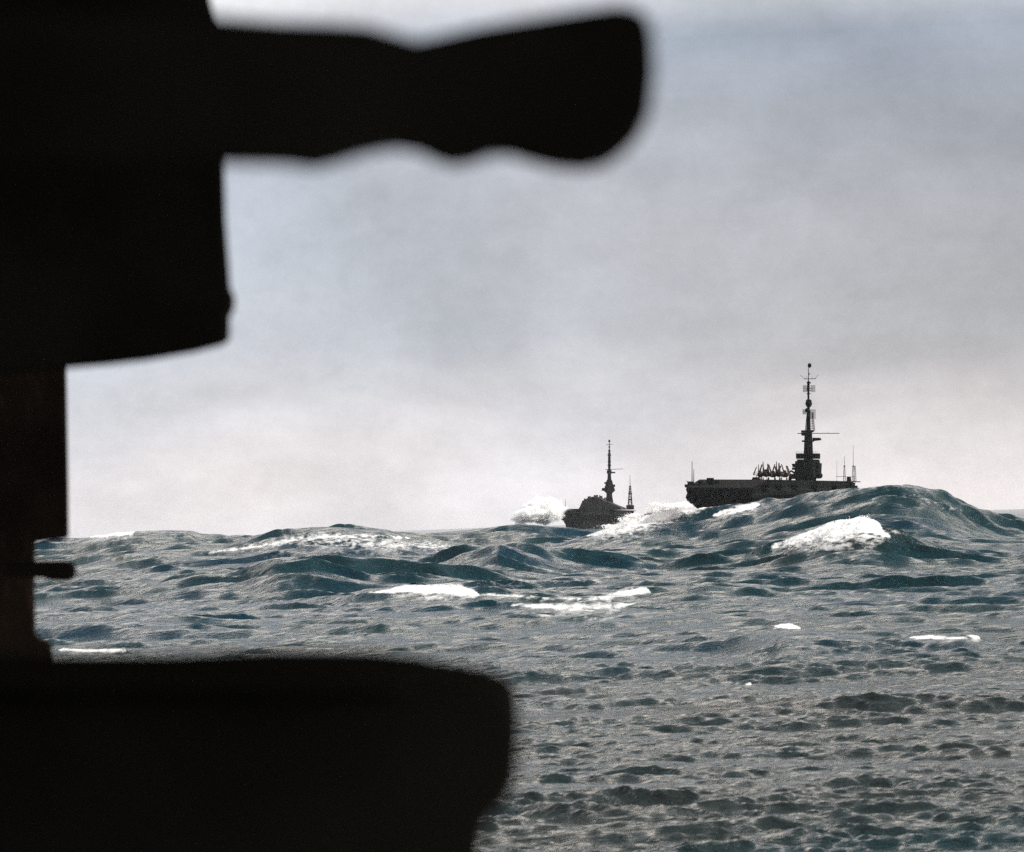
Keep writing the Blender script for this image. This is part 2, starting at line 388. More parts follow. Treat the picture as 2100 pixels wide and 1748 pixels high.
# foam and painted sheen
fa = N(t, 'ShaderNodeAttribute', attribute_name='foam_sheen')
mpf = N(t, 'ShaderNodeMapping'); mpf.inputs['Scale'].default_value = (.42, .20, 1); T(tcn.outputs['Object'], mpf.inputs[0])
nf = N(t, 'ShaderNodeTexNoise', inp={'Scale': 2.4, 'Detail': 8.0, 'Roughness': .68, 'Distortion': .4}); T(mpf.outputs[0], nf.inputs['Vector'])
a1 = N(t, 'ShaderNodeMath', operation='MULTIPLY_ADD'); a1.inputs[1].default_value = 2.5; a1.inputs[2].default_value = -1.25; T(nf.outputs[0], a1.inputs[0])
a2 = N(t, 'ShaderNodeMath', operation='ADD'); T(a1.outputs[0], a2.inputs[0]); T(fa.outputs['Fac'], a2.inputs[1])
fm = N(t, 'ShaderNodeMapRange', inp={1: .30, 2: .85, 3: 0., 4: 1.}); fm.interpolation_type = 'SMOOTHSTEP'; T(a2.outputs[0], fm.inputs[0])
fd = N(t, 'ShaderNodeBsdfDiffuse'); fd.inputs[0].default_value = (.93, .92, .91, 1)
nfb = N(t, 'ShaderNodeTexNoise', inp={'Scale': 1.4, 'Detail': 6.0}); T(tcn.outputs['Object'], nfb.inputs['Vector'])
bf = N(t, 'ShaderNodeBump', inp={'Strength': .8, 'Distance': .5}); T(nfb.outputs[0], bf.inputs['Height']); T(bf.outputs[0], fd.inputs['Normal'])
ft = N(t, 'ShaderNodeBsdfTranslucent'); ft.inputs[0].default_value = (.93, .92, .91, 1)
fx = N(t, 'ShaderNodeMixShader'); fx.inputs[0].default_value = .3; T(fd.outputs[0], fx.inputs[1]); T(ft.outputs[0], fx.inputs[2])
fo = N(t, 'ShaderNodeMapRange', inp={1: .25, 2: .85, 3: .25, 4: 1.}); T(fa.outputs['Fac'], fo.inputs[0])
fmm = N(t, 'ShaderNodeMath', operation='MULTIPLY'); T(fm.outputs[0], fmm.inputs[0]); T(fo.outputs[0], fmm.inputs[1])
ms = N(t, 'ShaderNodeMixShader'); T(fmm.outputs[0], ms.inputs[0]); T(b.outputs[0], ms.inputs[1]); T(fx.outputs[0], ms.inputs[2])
T(ms.outputs[0], mo.inputs['Surface'])
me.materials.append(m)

# ------------------------------------------------------------------ aircraft carriers
def frame_at(root, x, y, d, head, heel, pitch=0):
    """stand a ship so that its origin is seen at (x, y), d metres off"""
    p = at(x, y, d)
    root.location = p
    root.rotation_euler = (Matrix.Rotation(heel, 3, 'Y') @ Matrix.Rotation(-head, 3, 'Z') @ Matrix.Rotation(pitch, 3, 'X')).to_euler()

HALF = [(14.1, 0), (14.0, -2.9), (15.9, -3.9), (15.9, -5.4), (11.0, -9.2), (9.8, -13), (9.3, -24)]
def hull_mesh(Ln, z0=0.0, s=1.0):
    """flared carrier hull under its flight deck, sections from stern (-Y) to bow (+Y)"""
    mb = MB(); st = [(-.5, .97, .66, -3.6), (-.46, 1, .93, -1.7), (-.40, 1, 1, -.35), (-.2, 1, 1, 0), (0, 1, 1, 0), (.25, 1, 1, 0), (.38, .95, .85, 0), (.46, .84, .5, 0), (.5, .72, .12, -.3)]
    n = len(HALF)
    for (u, kt, kb, dz) in st:
        ring = []
        for q, (x, z) in enumerate(HALF):
            f = q/(n-1); k = kt*(1-f) + kb*f
            ring.append((x*k, z))
        full = [(x, z) for x, z in ring] + [(-x, z) for x, z in ring[::-1]]
        over = [0, 0, 0, -.0, .012, .03, .045, ] if u < -.45 else [0]*n
        ov = over + over[::-1]
        mb.v += [(x*s, Ln*(u + (ov[q] if u < 0 else 0)), (z + (dz if q in (0, len(full)-1) else dz*.8) + z0)*s) for q, (x, z) in enumerate(full)]
    m2 = 2*n
    for k in range(len(st)-1):
        for q in range(m2):
            mb.f.append((k*m2+q, k*m2+(q+1) % m2, (k+1)*m2+(q+1) % m2, (k+1)*m2+q))
    mb.f.append(tuple(range(m2))[::-1]); mb.f.append(tuple(range((len(st)-1)*m2, len(st)*m2)))
    return mb

def lattice(mb, cx, cy, z0, z1, w0, w1, r=.12, bays=8):
    cs = []
    for k in range(bays+1):
        f = k/bays; z = z0+(z1-z0)*f; w = w0+(w1-w0)*f
        cs.append([(cx-w, cy-w, z), (cx+w, cy-w, z), (cx+w, cy+w, z), (cx-w, cy+w, z)])
    for k in range(bays):
        for q in range(4):
            mb.bar(cs[k][q], cs[k+1][q], r, n=5)
            mb.bar(cs[k][q], cs[k+1][(q+1) % 4], r*.6, n=4)
            mb.bar(cs[k][q], cs[k][(q+1) % 4], r*.6, n=4)

def radar_grid(mb, cx, cy, cz, w, h, rows_=7, cols_=6, r=.06, curve=.6):
    for q in range(rows_):
        z = cz - h/2 + h*q/(rows_-1)
        for c in range(cols_):
            xa = cx - w/2 + w*c/cols_; xb = cx - w/2 + w*(c+1)/cols_
            ya = cy + curve*((xa-cx)/w*2)**2; yb = cy + curve*((xb-cx)/w*2)**2
            mb.bar((xa, ya, z), (xb, yb, z), r, n=4)
    for c in range(cols_+1):
        x = cx - w/2 + w*c/cols_; y = cy + curve*((x-cx)/w*2)**2
        mb.bar((x, y, cz-h/2), (x, y, cz+h/2), r, n=4)

K = .0331
def U(x): return (x - 605)*K
def Zh(y): return (1650 - y)*K*1.03

def build_island(root, ix, iy):
    """island with its tall mast; measurements are metres athwart (X) and above the flight deck (Z)"""
    isl = MB()
    isl.box(ix+U(567), iy, Zh(1625), 6.4, 13, 1.7)
    isl.box(ix+U(590), iy, (Zh(1600)+Zh(1395))/2, 8.2, 16, Zh(1395)-Zh(1600), (.94, .95))
    isl.box(ix+U(600), iy, Zh(1385), 7.4, 12, .9)
    isl.box(ix+U(470), iy-3, Zh(1450), 2.6, 6, 1.5, (1.35, 1))
    isl.box(ix+U(440), iy-4, Zh(1490), 1.2, 4, 1.0)
    isl.box(ix+U(705), iy+2, Zh(1480), 2.2, 7, 4.2, (1.2, 1))
    isl.bar((ix+U(725), iy-2, Zh(1575)), (ix+U(725), iy+4, Zh(1575)), 1.35, n=12)
    isl.box(ix+U(690), iy+1, Zh(1530), 2.2, 6, 2.0)
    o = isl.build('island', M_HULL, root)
    w = MB()
    w.box(ix+U(590), iy-7.75, Zh(1425), 7.0, .5, .7)
    w.build('bridge_window', M_MAST, o)
    pf = MB()
    for (x, y, sx, sz) in ((498, 1330, 2.9, 2.3), (698, 1330, 2.7, 2.3), (600, 1350, 8.0, .7), (600, 1310, 5.5, .5)):
        pf.box(ix+U(x), iy, Zh(y), sx, 5.5, sz, (1.06, 1.0))
    for q in range(12):
        pf.box(ix+U(458)+q*.83, iy-3.0, Zh(1280), .12, .12, .9)
    pf.build('director_platform', M_HULL, o)
    mast = MB()
    mast.lathe(ix+U(600), iy, [(2.0, Zh(1400)), (2.0, Zh(1290)), (1.9, Zh(1200)), (1.75, Zh(1090)), (1.6, Zh(1020)), (.95, Zh(1000)), (.8, Zh(870)), (.75, Zh(780)), (.9, Zh(775)), (.6, Zh(720)), (.42, Zh(600)), (.45, Zh(520)), (.6, Zh(470)), (.5, Zh(390)), (.2, Zh(375)), (.13, Zh(215)), (.1, Zh(180))])
    mast.ball((ix+U(615), iy, Zh(182)), .85, sz=1.2)
    mast.box(ix+U(610), iy, Zh(290), .6, .6, .5); mast.box(ix+U(604), iy, Zh(400), 1.5, 1.2, .7)
    mo_ = mast.build('mast', M_MAST, o)
    pl = MB()
    def flush(nm='mast_platform'):
        nonlocal pl
        pl.build(nm, M_MAST, mo_); pl = MB()
    pl.lathe(ix+U(604), iy, [(.6, Zh(712)), (1.1, Zh(700)), (1.55, Zh(665)), (1.25, Zh(640)), (1.3, Zh(625)), (.5, Zh(608))])
    flush()
    pl.lathe(ix+U(588), iy, [(.8, Zh(770)), (1.15, Zh(755)), (1.1, Zh(735)), (.5, Zh(722))])
    flush()
    pl.box(ix+U(588), iy, Zh(1015), 4.9, 3.2, .8); pl.box(ix+U(570), iy, Zh(1050), 3.4, 3.0, 1.4, (1.15, 1)); pl.box(ix+U(592), iy, Zh(1140), 4.6, 3.0, .7)
    flush()
    pl.box(ix+U(602), iy, Zh(540), 1.5, 1.5, .35); flush(); pl.box(ix+U(602), iy, Zh(500), 1.5, 1.5, .3)
    flush()
    pl.bar((ix+U(660), iy, Zh(1118)), (ix+U(768), iy, Zh(1116)), .8, .45, 10)
    pl.box(ix+U(705), iy, Zh(1104), 2.6, 1.6, .4)
    pl.build('mast_platform', M_MAST, mo_)
    lt = MB(); lattice(lt, ix+U(620), iy+.3, Zh(1010), Zh(770), 1.75, 1.05, .13, 8)
    lt.build('lattice_frame', M_MAST, mo_)
    yd = MB()
    yd.bar((ix+U(455), iy, Zh(1042)), (ix+U(1010), iy, Zh(1042)), .17, .14, 6)
    for x, za, zb in ((530, 1042, 1005), (860, 1042, 1020)):
        yd.bar((ix+U(x), iy, Zh(za)), (ix+U(x), iy, Zh(zb)), .07, n=5)
    yd.build('yardarm', M_MAST, mo_); yd = MB()
    yd.bar((ix+U(540), iy, Zh(352)), (ix+U(700), iy, Zh(350)), .15, .13, 6)
    yd.bar((ix+U(490), iy, Zh(300)), (ix+U(545), iy, Zh(350)), .07, n=5); yd.bar((ix+U(685), iy, Zh(350)), (ix+U(735), iy, Zh(300)), .07, n=5)
    for x, za, zb in ((570, 352, 320), (650, 350, 322)):
        yd.bar((ix+U(x), iy, Zh(za)), (ix+U(x), iy, Zh(zb)), .07, n=5)
    yd.build('yardarm', M_MAST, mo_)
    for (x, y, w_, h_, nn) in ((556, 476, 1.7, 2.8, 5), (660, 476, 1.9, 2.8, 5), (660, 800, 2.2, 4.0, 6), (548, 770, 1.5, 2.0, 4)):
        rd = MB(); radar_grid(rd, ix+U(x), iy-.4, Zh(y), w_, h_, 9, nn, .07, .4)
        rd.bar((ix+U(604), iy, Zh(y)), (ix+U(x), iy-.3, Zh(y)), .12, n=5)
        rd.build('radar_antenna', M_MAST, mo_)
    return o

def whip(mb, x, y, z0, z1, r=.1):
    mb.bar((x, y, z0), (x, y, z1), r, r*.5, 5); mb.box(x, y, z0+.3, .6, .6, .6)

HEAD, HEEL = math.radians(17.7), math.radians(2.4)
c1 = empty('aircraft_carrier', (0, 0, 0), 'near dark aircraft carrier with tall spindly mast, half hidden by the large wave at right', 'aircraft carrier', None)
frame_at(c1, 1601, 987.5, 1250, HEAD, HEEL, math.radians(.75))
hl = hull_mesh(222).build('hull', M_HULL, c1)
dk = MB()
dk.box(0, 10, .22, 27.9, 196, .4)
dk.add([(-13.9, -88, .42), (13.9, -88, .42), (13.9, -88, .02), (-13.9, -88, .02), (-13.6, -110.6, -2.9), (13.6, -110.6, -2.9), (13.6, -110.6, -3.5), (-13.6, -110.6, -3.5)],
       [(0, 1, 5, 4), (1, 2, 6, 5), (2, 3, 7, 6), (3, 0, 4, 7), (4, 5, 6, 7), (0, 3, 2, 1)])
dk.build('flight_deck', M_DECK, c1)
for sx in (-1, 1):
    for y in (-95, -70, -40, 0, 45, 80):
        sp = MB(); sp.box(sx*15.3, y, -2.2, 3.4, 9, 1.2, (1.1, 1)); sp.box(sx*15.9, y, -1.0, .15, 9, 1.2)
        sp.bar((sx*14.8, y-1, -1.4), (sx*17.2, y-1, -.3), .18, n=6)
        sp.build('gun_sponson', M_HULL, c1)
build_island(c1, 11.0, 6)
ant = MB()
whip(ant, -12.9, -104, -2, 7.6, .22); whip(ant, -12.2, -104, -2, 4.4, .2); ant.build('ensign_staff', M_MAST, c1); ant = MB()
for yy in (92, 96):
    lattice(ant, 13.6-(96-yy)*0, yy, 0, 7.5, .55, .25, .06, 7)
lattice(ant, 9.5, 92, 0, 7.0, .5, .2, .06, 7)
whip(ant, 13.6, 92, 7.0, 17, .12); whip(ant, 9.5, 92, 7, 12, .12); whip(ant, 6.0, 92, 0, 10, .09)
ant.bar((5.6, 92, 2.6), (14.2, 92, 2.4), .1, n=5)
ant.build('radio_mast', M_MAST, c1)
gear = MB()
for x, y, w_, h_ in ((-9.8, -103, 1.8, 1.4), (-6.2, -101, 2.8, 2.6), (-3.9, -99, 1.2, 1.6), (10, 100, 1.7, 2.2), (3, -60, 3, 1.1)):
    gear = MB(); gear.box(x, y, (-1.6 if y < -90 else .4)+h_/2, w_, 3, h_, (.8, .8)); gear.build('deck_fitting', M_HULL, c1)

# aircraft ranged on the near carrier's deck
def make_plane():
    root = empty('parked_aircraft', (0, 0, 0), 'x', 'aircraft', 'aircraft parked in a row on the near carrier')
    f = MB()
    prof = [(-5.6, .25, 2.4), (-4.5, .5, 2.3), (-2, .85, 2.1), (1, 1.0, 2.0), (3.4, .85, 1.9), (4.8, .5, 1.8), (5.3, .15, 1.8)]
    n = 10
    for (y, r_, z) in prof: f.v += [(r_*math.cos(2*math.pi*q/n), y, z + r_*1.05*math.sin(2*math.pi*q/n)) for q in range(n)]
    for k in range(len(prof)-1): f.f += [(k*n+q, k*n+(q+1) % n, (k+1)*n+(q+1) % n, (k+1)*n+q) for q in range(n)]
    f.f += [tuple(range(n))[::-1], tuple(range((len(prof)-1)*n, len(prof)*n))]
    f.build('fuselage', M_PLANE, root, True)
    c = MB(); c.ball((0, 1.6, 3.0), .62, sz=.9); c.build('canopy', M_MAST, root, True)
    t_ = MB(); t_.add([(-.12, -5.7, 2.4), (.12, -5.7, 2.4), (.12, -3.4, 2.6), (-.12, -3.4, 2.6), (-.06, -5.9, 6.0), (.06, -5.9, 6.0), (.06, -4.9, 6.0), (-.06, -4.9, 6.0)], [(3,2,1,0),(4,5,6,7),(0,1,5,4),(1,2,6,5),(2,3,7,6),(3,0,4,7)])
    t_.build('tail_fin', M_PLANE, root)
    s_ = MB(); s_.box(0, -5.0, 2.7, 4.2, 1.1, .16); s_.build('tailplane', M_PLANE, root)
    for sx in (-1, 1):
        w_ = MB(); w_.box(sx*1.5, 0, 2.0, 1.6, 3.0, .22)
        w_.add([(sx*2.2, -1.4, 2.0), (sx*2.45, -1.4, 2.0), (sx*2.45, 1.4, 2.0), (sx*2.2, 1.4, 2.0), (sx*1.15, -1.1, 5.1), (sx*1.32, -1.1, 5.1), (sx*1.32, .9, 5.1), (sx*1.15, .9, 5.1)], [(3,2,1,0),(4,5,6,7),(0,1,5,4),(1,2,6,5),(2,3,7,6),(3,0,4,7)])
        w_.build('folded_wing', M_PLANE, root)
        g = MB(); g.bar((sx*1.2, 0, 2.0), (sx*1.3, -.1, .5), .1, n=6); g.bar((sx*1.15, -.1, .42), (sx*1.45, -.1, .42), .42, n=12)
        g.build('landing_gear', M_MAST, root)
    ng = MB(); ng.bar((0, 3.6, 1.6), (0, 3.7, .4), .09, n=6); ng.bar((-.12, 3.7, .32), (.12, 3.7, .32), .32, n=12); ng.build('nose_gear', M_MAST, root)
    return root
def copy_tree(o, parent=None):
    c = o.copy(); COL.objects.link(c)
    if parent: c.parent = parent
    for ch in list(o.children): copy_tree(ch, c)
    return c
def on_ship(o, root, loc, rz):
    mw = Matrix.LocRotScale(root.location, root.rotation_euler, None) @ Matrix.Translation(loc) @ Matrix.Rotation(rz, 4, 'Z')
    o.location = mw.translation; o.rotation_euler = mw.to_euler()
proto = make_plane()
spots = [(-4.6, -20, 8, 'leftmost of the folded wing aircraft parked on the near carrier left of its mast'),
         (-2.2, -20, 4, 'second from the left of the folded wing aircraft parked on the near carrier'),
         (.4, -19, -3, 'third from the left of the folded wing aircraft parked on the near carrier'),
         (2.9, -18, 6, 'fourth from the left of the folded wing aircraft parked on the near carrier'),
         (5.2, -18, -5, 'folded wing aircraft parked on the near carrier closest to its mast')]
for q, (x, y, a, lab) in enumerate(spots):
    o = proto if q == 0 else copy_tree(proto)
    on_ship(o, c1, (x, y, .44), math.radians(a)); o['label'] = lab; o.scale = (1.15, 1.2, (1.1, 1.3, 1.15, 1.32, 1.2)[q])
cr = empty('deck_crane', (0, 0, 0), 'dark low mobile crane between the parked aircraft and the tall mast of the near carrier', 'crane')
mb = MB(); mb.box(0, 0, 1.7, 4.0, 5, 2.2, (.8, .8)); mb.build('body', M_MAST, cr)
mb = MB(); mb.bar((1.4, 0, 2.2), (-1.2, 0, 4.2), .5, .4, 6); mb.bar((-1.2, 0, 4.2), (-2.0, -.5, 3.3), .4, .3, 6); mb.bar((-1.0, 0, 4.1), (4.0, 0, 1.4), .3, .3, 6); mb.build('boom', M_MAST, cr)
for sx in (-1, 1):
    for sy in (-1, 1):
        mb = MB(); mb.bar((sx*1.5, sy*1.6, .6), (sx*2.0, sy*1.6, .6), .6, n=12); mb.build('wheel', M_MAST, cr)
on_ship(cr, c1, (4.1, 8, .44), 0)

# the far carrier, seen through spray and haze
c2 = empty('aircraft_carrier', (0, 0, 0), 'far hazy aircraft carrier with white spray bursting over its left end', 'aircraft carrier', None)
D2 = 2700.0; s2 = .98
frame_at(c2, 1228, 1045, D2, math.radians(16.5), math.radians(2.0), math.radians(-.2))
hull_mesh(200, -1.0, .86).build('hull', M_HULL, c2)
dk = MB(); dk.box(0, 0, -.55, 24, 190, .5); dk.build('flight_deck', M_DECK, c2)
# crowded deck park and deckhouses amidships
sp2 = MB()
prof = [(-17.5, 0), (-15.5, 3.5), (-13.5, 8.5), (-9, 11.0), (-5, 12.2), (0, 12.0), (4, 10.6), (7.5, 8.5), (9.5, 7.8), (13, 6.5), (18, 4.2), (23, 2.2), (24, 0)]
b0 = len(sp2.v); n = len(prof)
for (y, kk) in ((-9, .95), (-4, 1.0), (5, .97), (10, .85)):
    sp2.v += [(x, y, -.3 + z*kk) for x, z in prof]
for k in range(3): sp2.f += [(k*n+q, k*n+(q+1) % n, (k+1)*n+(q+1) % n, (k+1)*n+q) for q in range(n)]
sp2.f += [tuple(range(n))[::-1], tuple(range(3*n, 4*n))]
random.seed(4)
for q in range(16):
    x = -14+q*1.7; z = float(np.interp(x, [p[0] for p in prof], [p[1] for p in prof]))
    sp2.box(x, random.uniform(-7, 7), z+.2, random.uniform(.7, 1.6), 2, random.uniform(1.0, 2.6))
sp2.build('superstructure', pmat('weathered_grey', (.040, .046, .044), .8, .05, second=(.026, .022, .022), scale=.12), c2)
isl = MB(); ix2 = 9.6
isl.lathe(ix2, 2, [(4.6, 2), (3.6, 8), (2.8, 12.5), (2.8, 15), (5.4, 17.2), (5.2, 19), (4.4, 21), (3.4, 24), (3.0, 26), (1.9, 28)], 8)
isl.box(ix2-1, 2, 18.6, 11.5, 6, 2.6, (.9, 1)); isl.box(ix2+3.4, 2, 22.0, 3.4, 4, 2.2); isl.box(ix2-3, 2, 24.5, 2.6, 4, 1.6)
o = isl.build('island', M_HULL, c2)
mt = MB(); mt.lathe(ix2, 2, [(1.9, 27), (1.6, 33), (2.5, 33.5), (2.3, 36), (1.2, 37), (1.3, 45), (1.0, 52), (.5, 56), (.35, 61), (.3, 65)])
mt.ball((ix2, 2, 63.5), 1.1); mt.box(ix2+3.6, 2, 34.2, 3.8, 2, 1.3)
for z, r_ in ((41, 2.8), (44.5, 2.5), (48, 2.1), (51.5, 2.5), (54.5, 2.1), (58, 1.4)): mt.box(ix2, 2, z, r_, r_, 1.0)
mt.bar((ix2-4, 2, 37.0), (ix2+13, 2, 37.6), .28, .2, 6); mt.bar((ix2-3, 2, 60.2), (ix2+3, 2, 60.4), .2, .2, 6)
for zz in (41, 50): mt.bar((ix2-1.6, 2, zz), (ix2+1.6, 2, zz), .5, n=6)
mm = mt.build('mast', M_MAST, o)
am = MB(); lattice(am, 27.5, 10, 0, 22, 1.9, .5, .3, 9); am.bar((27.5, 10, 22), (27.2, 10, 32), .3, .15, 6); am.box(27.5, 10, 15, 3, 3, 1.0); am.box(27.5, 10, 9, 3.4, 3, 1.4); am.box(27.5, 10, 2, 6, 6, 4)
am.build('lattice_mast', M_MAST, c2)
ow = MB(); ow.bar((20, 0, -3.5), (36, 14, -7), .9, .5, 6); ow.build('boat_boom', M_MAST, c2)
fm_ = MB(); whip(fm_, -21, -40, 0, 9, .3); fm_.build('ensign_staff', M_MAST, c2)

# ------------------------------------------------------------------ spray
m = bpy.data.materials.new('white_spray'); m.use_nodes = True; t = m.node_tree
t.nodes.remove(t.nodes['Principled BSDF'])
d_ = N(t, 'ShaderNodeBsdfDiffuse'); d_.inputs[0].default_value = (.96, .96, .96, 1)
tr_ = N(t, 'ShaderNodeBsdfTranslucent'); tr_.inputs[0].default_value = (.98, .97, .96, 1)
mx = N(t, 'ShaderNodeMixShader'); mx.inputs[0].default_value = .55
t.links.new(d_.outputs[0], mx.inputs[1]); t.links.new(tr_.outputs[0], mx.inputs[2]); t.links.new(mx.outputs[0], t.nodes['Material Output'].inputs['Surface'])
M_SPRAY = m
def spray(name, label, lobes, d, count, size, depth, seed):
    """thousands of torn flakes of water thrown up in lobes: (x, y, half width, half height) of the grid at distance d"""
    g = np.random.default_rng(seed); V = []; F = []
    tot = sum(a*b for _, _, a, b in lobes); scale = d/FPX
    O = np.array([(1,0,0),(-1,0,0),(0,1,0),(0,-1,0),(0,0,1),(0,0,-1)], float)
    Fo = [(0,2,4),(2,1,4),(1,3,4),(3,0,4),(2,0,5),(1,2,5),(3,1,5),(0,3,5)]
    for (x, y, a, b_) in lobes:
        for _ in range(int(count*a*b_/tot)):
            rr_ = abs(g.normal(0, .46)); an = g.uniform(0, 6.283)
            p = at(x + a*rr_*math.cos(an), y + b_*rr_*math.sin(an), d + g.normal(0, depth))
            s_ = size*scale*g.uniform(.35, 1.2)*(1.25 if rr_ < .7 else .55)
            R = Euler(g.uniform(0, 6, 3)).to_matrix()
            vv = (O*g.uniform(.5, 1.3, (6, 1))*s_) @ np.array(R).T + np.array(p)
            base = len(V); V += vv.tolist(); F += [tuple(base+i for i in f) for f in Fo]
    me = bpy.data.meshes.new(name); me.from_pydata(V, [], F); me.materials.append(M_SPRAY)
    o = bpy.data.objects.new(name, me); COL.objects.link(o)
    return tag(o, label, kind='stuff')
def mist(name, label, x, y, a, b_, d, dep, dens, seed, tilt=0.0):
    sc = d/FPX
    mb = MB(); n = 20
    mb.ball((0, 0, 0), 1.0, 14); me_o = mb.build(name, None, None, True)
    me_o.location = at(x, y, d); me_o.rotation_euler = (0, tilt, 0); me_o.scale = (a*sc*1.35, dep, b_*sc*1.35)
    m = bpy.data.materials.new('spray_mist'); m.use_nodes = True; t = m.node_tree; t.nodes.remove(t.nodes['Principled BSDF'])
    tcn = N(t, 'ShaderNodeTexCoord')
    ln = N(t, 'ShaderNodeVectorMath', operation='LENGTH'); t.links.new(tcn.outputs['Object'], ln.inputs[0])
    mpn = N(t, 'ShaderNodeMapping'); mpn.inputs['Location'].default_value = (seed, seed*2, 0); mpn.inputs['Scale'].default_value = (1.3, 1, 1); t.links.new(tcn.outputs['Object'], mpn.inputs[0])
    nz = N(t, 'ShaderNodeTexNoise', inp={'Scale': 2.6, 'Detail': 6.0, 'Roughness': .65}); t.links.new(mpn.outputs[0], nz.inputs['Vector'])
    e = N(t, 'ShaderNodeMath', operation='MULTIPLY_ADD'); e.inputs[1].default_value = 1.5; t.links.new(nz.outputs[0], e.inputs[0])
    sb = N(t, 'ShaderNodeMath', operation='MULTIPLY_ADD'); sb.inputs[1].default_value = -1.35; sb.inputs[2].default_value = .18; t.links.new(ln.outputs['Value'], sb.inputs[0]); t.links.new(sb.outputs[0], e.inputs[2])
    mr = N(t, 'ShaderNodeMapRange', inp={1: .0, 2: .35, 3: 0.0, 4: dens}); t.links.new(e.outputs[0], mr.inputs[0])
    pv = N(t, 'ShaderNodeVolumePrincipled'); pv.inputs['Color'].default_value = (1, 1, 1, 1); pv.inputs['Anisotropy'].default_value = 0.0
    t.links.new(mr.outputs[0], pv.inputs['Density']); t.links.new(pv.outputs[0], t.nodes['Material Output'].inputs['Volume'])
    me_o.data.materials.clear(); me_o.data.materials.append(m)
    return tag(me_o, label, kind='stuff')
mist('sea_spray', 'cloud of white spray bursting over the left end of the far carrier', 1116, 1047, 46, 30, D2-130, 18, 2.2, 1.0)
mist('sea_spray', 'low white spray trailing left of the far carrier', 1086, 1056, 40, 17, D2-140, 14, 2.0, 4.0, -.25)
mist('sea_spray', 'white mist blown off the crest between the two carriers', 1378, 1041, 46, 9, 398, 2.6, 6.0, 7.0, -.12)
spray('sea_spray', 'burst of white spray at the left end of the far carrier', [(1100,1052,34,26),(1072,1056,26,12),(1128,1046,28,28),(1118,1030,22,16),(1140,1058,24,18),(1085,1046,30,14),(1100,1064,50,9)], D2-150, 900, .8, 8, 3)
spray('sea_spray', 'white spray blown off the breaking crest left of the near carrier', [(1362,1040,30,10),(1340,1047,28,8),(1390,1040,28,6),(1345,1034,20,6),(1300,1058,30,7),(1250,1080,25,7),(1285,1066,26,8)], 396, 3600, 1.1, 1.5, 5)
spray('sea_spray', 'white spray on the breaking crest below the near carrier', [(1770,1064,26,9),(1745,1070,28,9),(1785,1076,16,13),(1710,1082,24,7)], 289, 800, 1.2, .8, 6)

# ------------------------------------------------------------------ the photographer's own ship: dark steel close to the lens
def slab(name, pts, d, depth, mat, parent, bevel=.02):
    """plate or casting with the given outline, far face at distance d, thickness towards the camera"""
    bm = bmesh.new()
    fs = [bm.verts.new(at(x, y, d)) for x, y in pts]
    bm.faces.new(fs)
    r = bmesh.ops.extrude_face_region(bm, geom=bm.faces[:])
    vs_ = [g for g in r['geom'] if isinstance(g, bmesh.types.BMVert)]
    bmesh.ops.translate(bm, verts=vs_, vec=(0, -depth, 0))
    bmesh.ops.recalc_face_normals(bm, faces=bm.faces[:])
    me = bpy.data.meshes.new(name); bm.to_mesh(me); bm.free(); me.materials.append(mat)
    o = bpy.data.objects.new(name, me); COL.objects.link(o)
    if parent: o.parent = parent
    if bevel:
        md = o.modifiers.new('bevel', 'BEVEL'); md.width = bevel; md.segments = 3; md.limit_method = 'ANGLE'
    return o
m = pmat('scuffed_rusty_steel', (.055, .038, .028), .95, .03, second=(.026, .021, .017), scale=1.3, bump=.25, bscale=5)
t = m.node_tree; b = t.nodes['Principled BSDF']; src = b.inputs['Base Color'].links[0].from_socket
tcn = N(t, 'ShaderNodeTexCoord'); mpn = N(t, 'ShaderNodeMapping'); mpn.inputs['Scale'].default_value = (9, 9, 1.6); t.links.new(tcn.outputs['Object'], mpn.inputs[0])
ns = N(t, 'ShaderNodeTexNoise', inp={'Scale': 3.0, 'Detail': 8.0, 'Roughness': .7}); t.links.new(mpn.outputs[0], ns.inputs['Vector'])
rs = ramp(t, [(.52, 0.0), (.70, .75)]); t.links.new(ns.outputs[0], rs.inputs[0])
nl = N(t, 'ShaderNodeTexNoise', inp={'Scale': .9, 'Detail': 2.0}); t.links.new(tcn.outputs['Object'], nl.inputs['Vector'])
rl = ramp(t, [(.45, 0.0), (.62, 1.0)]); t.links.new(nl.outputs[0], rl.inputs[0])
mu = N(t, 'ShaderNodeMath', operation='MULTIPLY'); t.links.new(rs.outputs[0], mu.inputs[0]); t.links.new(rl.outputs[0], mu.inputs[1])
mc = N(t, 'ShaderNodeMix', data_type='RGBA'); t.links.new(mu.outputs[0], mc.inputs['Factor']); t.links.new(src, mc.inputs['A']); mc.inputs['B'].default_value = (.26, .15, .10, 1)
t.links.new(mc.outputs['Result'], b.inputs['Base Color'])
M_RUST = m

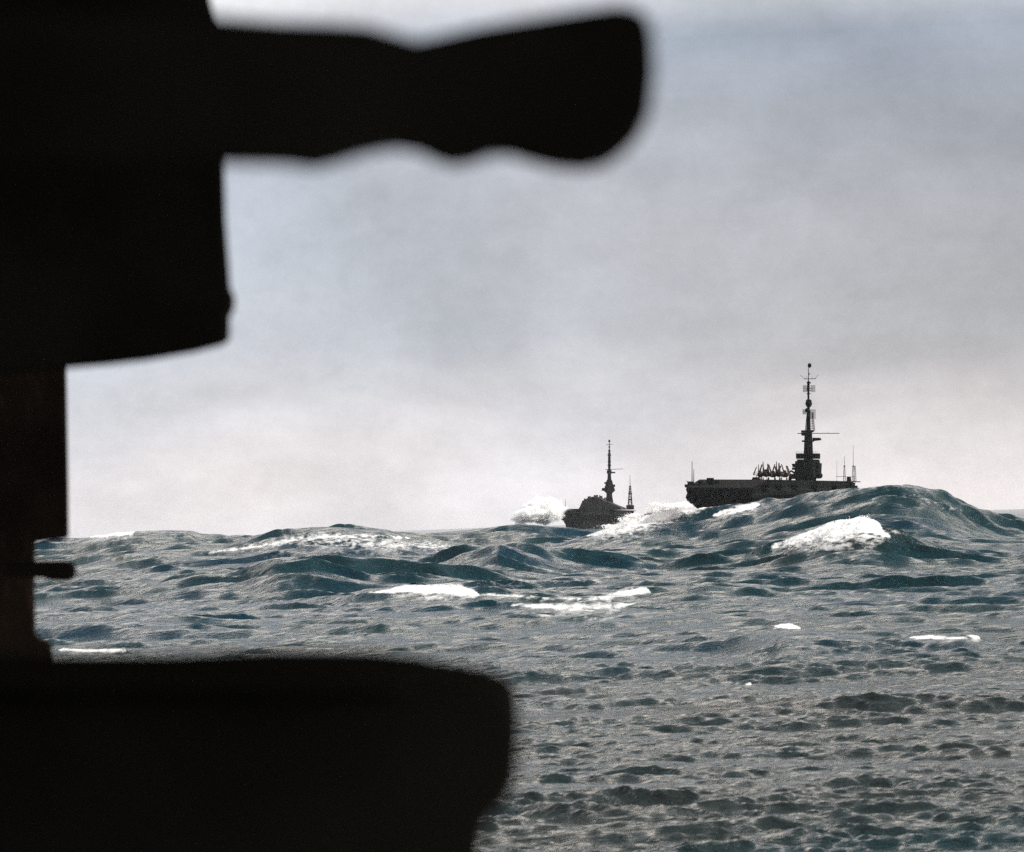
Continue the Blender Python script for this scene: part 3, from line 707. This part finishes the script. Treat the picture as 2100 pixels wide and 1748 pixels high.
bk = empty('ship_bulkhead', at(60, 2300, 13.0), 'tall dark steel bulkhead with a blurred arm reaching across the top left of the view', 'bulkhead')
bkm = Matrix.Translation(bk.location)
def under(o, root):
    o.parent = root; o.matrix_parent_inverse = Matrix.Translation(root.location).inverted(); return o
under(slab('wall', [(-900,-900),(130,-900),(134,300),(137,760),(141,1000),(142,1100),(138,1105),(74,1113),(72,1200),(74,1300),(84,1308),(106,1318),(110,1350),(112,1500),(112,2150),(-900,2150)], 13.4, .08, M_RUST, None, .01), bk)
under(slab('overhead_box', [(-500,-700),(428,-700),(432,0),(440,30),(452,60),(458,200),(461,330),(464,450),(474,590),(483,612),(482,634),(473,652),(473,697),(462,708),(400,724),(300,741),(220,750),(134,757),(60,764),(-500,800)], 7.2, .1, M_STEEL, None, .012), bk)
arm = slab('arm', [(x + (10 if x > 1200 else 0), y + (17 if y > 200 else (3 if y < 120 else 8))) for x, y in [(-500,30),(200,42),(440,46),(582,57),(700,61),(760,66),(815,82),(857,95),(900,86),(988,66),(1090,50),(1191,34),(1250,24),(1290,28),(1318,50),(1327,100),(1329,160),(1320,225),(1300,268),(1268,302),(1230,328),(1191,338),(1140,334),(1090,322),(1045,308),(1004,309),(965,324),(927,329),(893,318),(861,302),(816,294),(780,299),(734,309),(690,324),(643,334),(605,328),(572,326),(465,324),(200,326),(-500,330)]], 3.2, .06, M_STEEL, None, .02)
under(arm, bk)
under(slab('bracket', [(20,1151),(130,1149),(150,1152),(158,1163),(156,1184),(144,1192),(114,1191),(96,1185),(20,1183)], 12.0, .12, M_STEEL, None, .006), bk)
lk = empty('deck_locker', at(500, 2600, 3.8), 'dark blurred steel deck locker filling the bottom left of the view', 'locker')
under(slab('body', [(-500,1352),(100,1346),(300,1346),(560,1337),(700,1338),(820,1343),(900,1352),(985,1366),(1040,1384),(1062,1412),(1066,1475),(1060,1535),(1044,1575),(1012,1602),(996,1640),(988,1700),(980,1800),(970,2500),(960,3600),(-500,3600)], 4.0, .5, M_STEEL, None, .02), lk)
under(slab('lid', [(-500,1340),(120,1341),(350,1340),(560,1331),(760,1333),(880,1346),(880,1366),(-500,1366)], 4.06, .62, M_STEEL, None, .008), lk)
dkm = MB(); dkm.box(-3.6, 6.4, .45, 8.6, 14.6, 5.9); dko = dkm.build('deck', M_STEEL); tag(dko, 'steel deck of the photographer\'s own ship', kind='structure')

# unseen roof and rear wall, added to keep the sun off this steel
ro = MB(); ro.box(-1.6, 5.0, 8.2, 13.0, 18.0, .2); ro = ro.build('added_shade_roof', M_STEEL); tag(ro, 'unseen roof added above the camera to shade the near steel', kind='structure')
wb = MB(); wb.box(-2.6, -3.4, 5.7, 9.0, .2, 4.8); wb = wb.build('added_shade_wall', M_STEEL); tag(wb, 'unseen wall added behind the camera to shade the near steel', kind='structure')

# ------------------------------------------------------------------ sea air
hz = MB(); hz.box(0, 0, 44, 43000, 43000, 110)
m = bpy.data.materials.new('sea_haze'); m.use_nodes = True; t = m.node_tree; t.nodes.remove(t.nodes['Principled BSDF'])
pv = N(t, 'ShaderNodeVolumePrincipled'); pv.inputs['Color'].default_value = (.92, .93, .96, 1); pv.inputs['Density'].default_value = .00002; pv.inputs['Anisotropy'].default_value = .3
t.links.new(pv.outputs[0], t.nodes['Material Output'].inputs['Volume'])
hzo = hz.build('haze', m); tag(hzo, 'thin pale sea haze', kind='stuff')
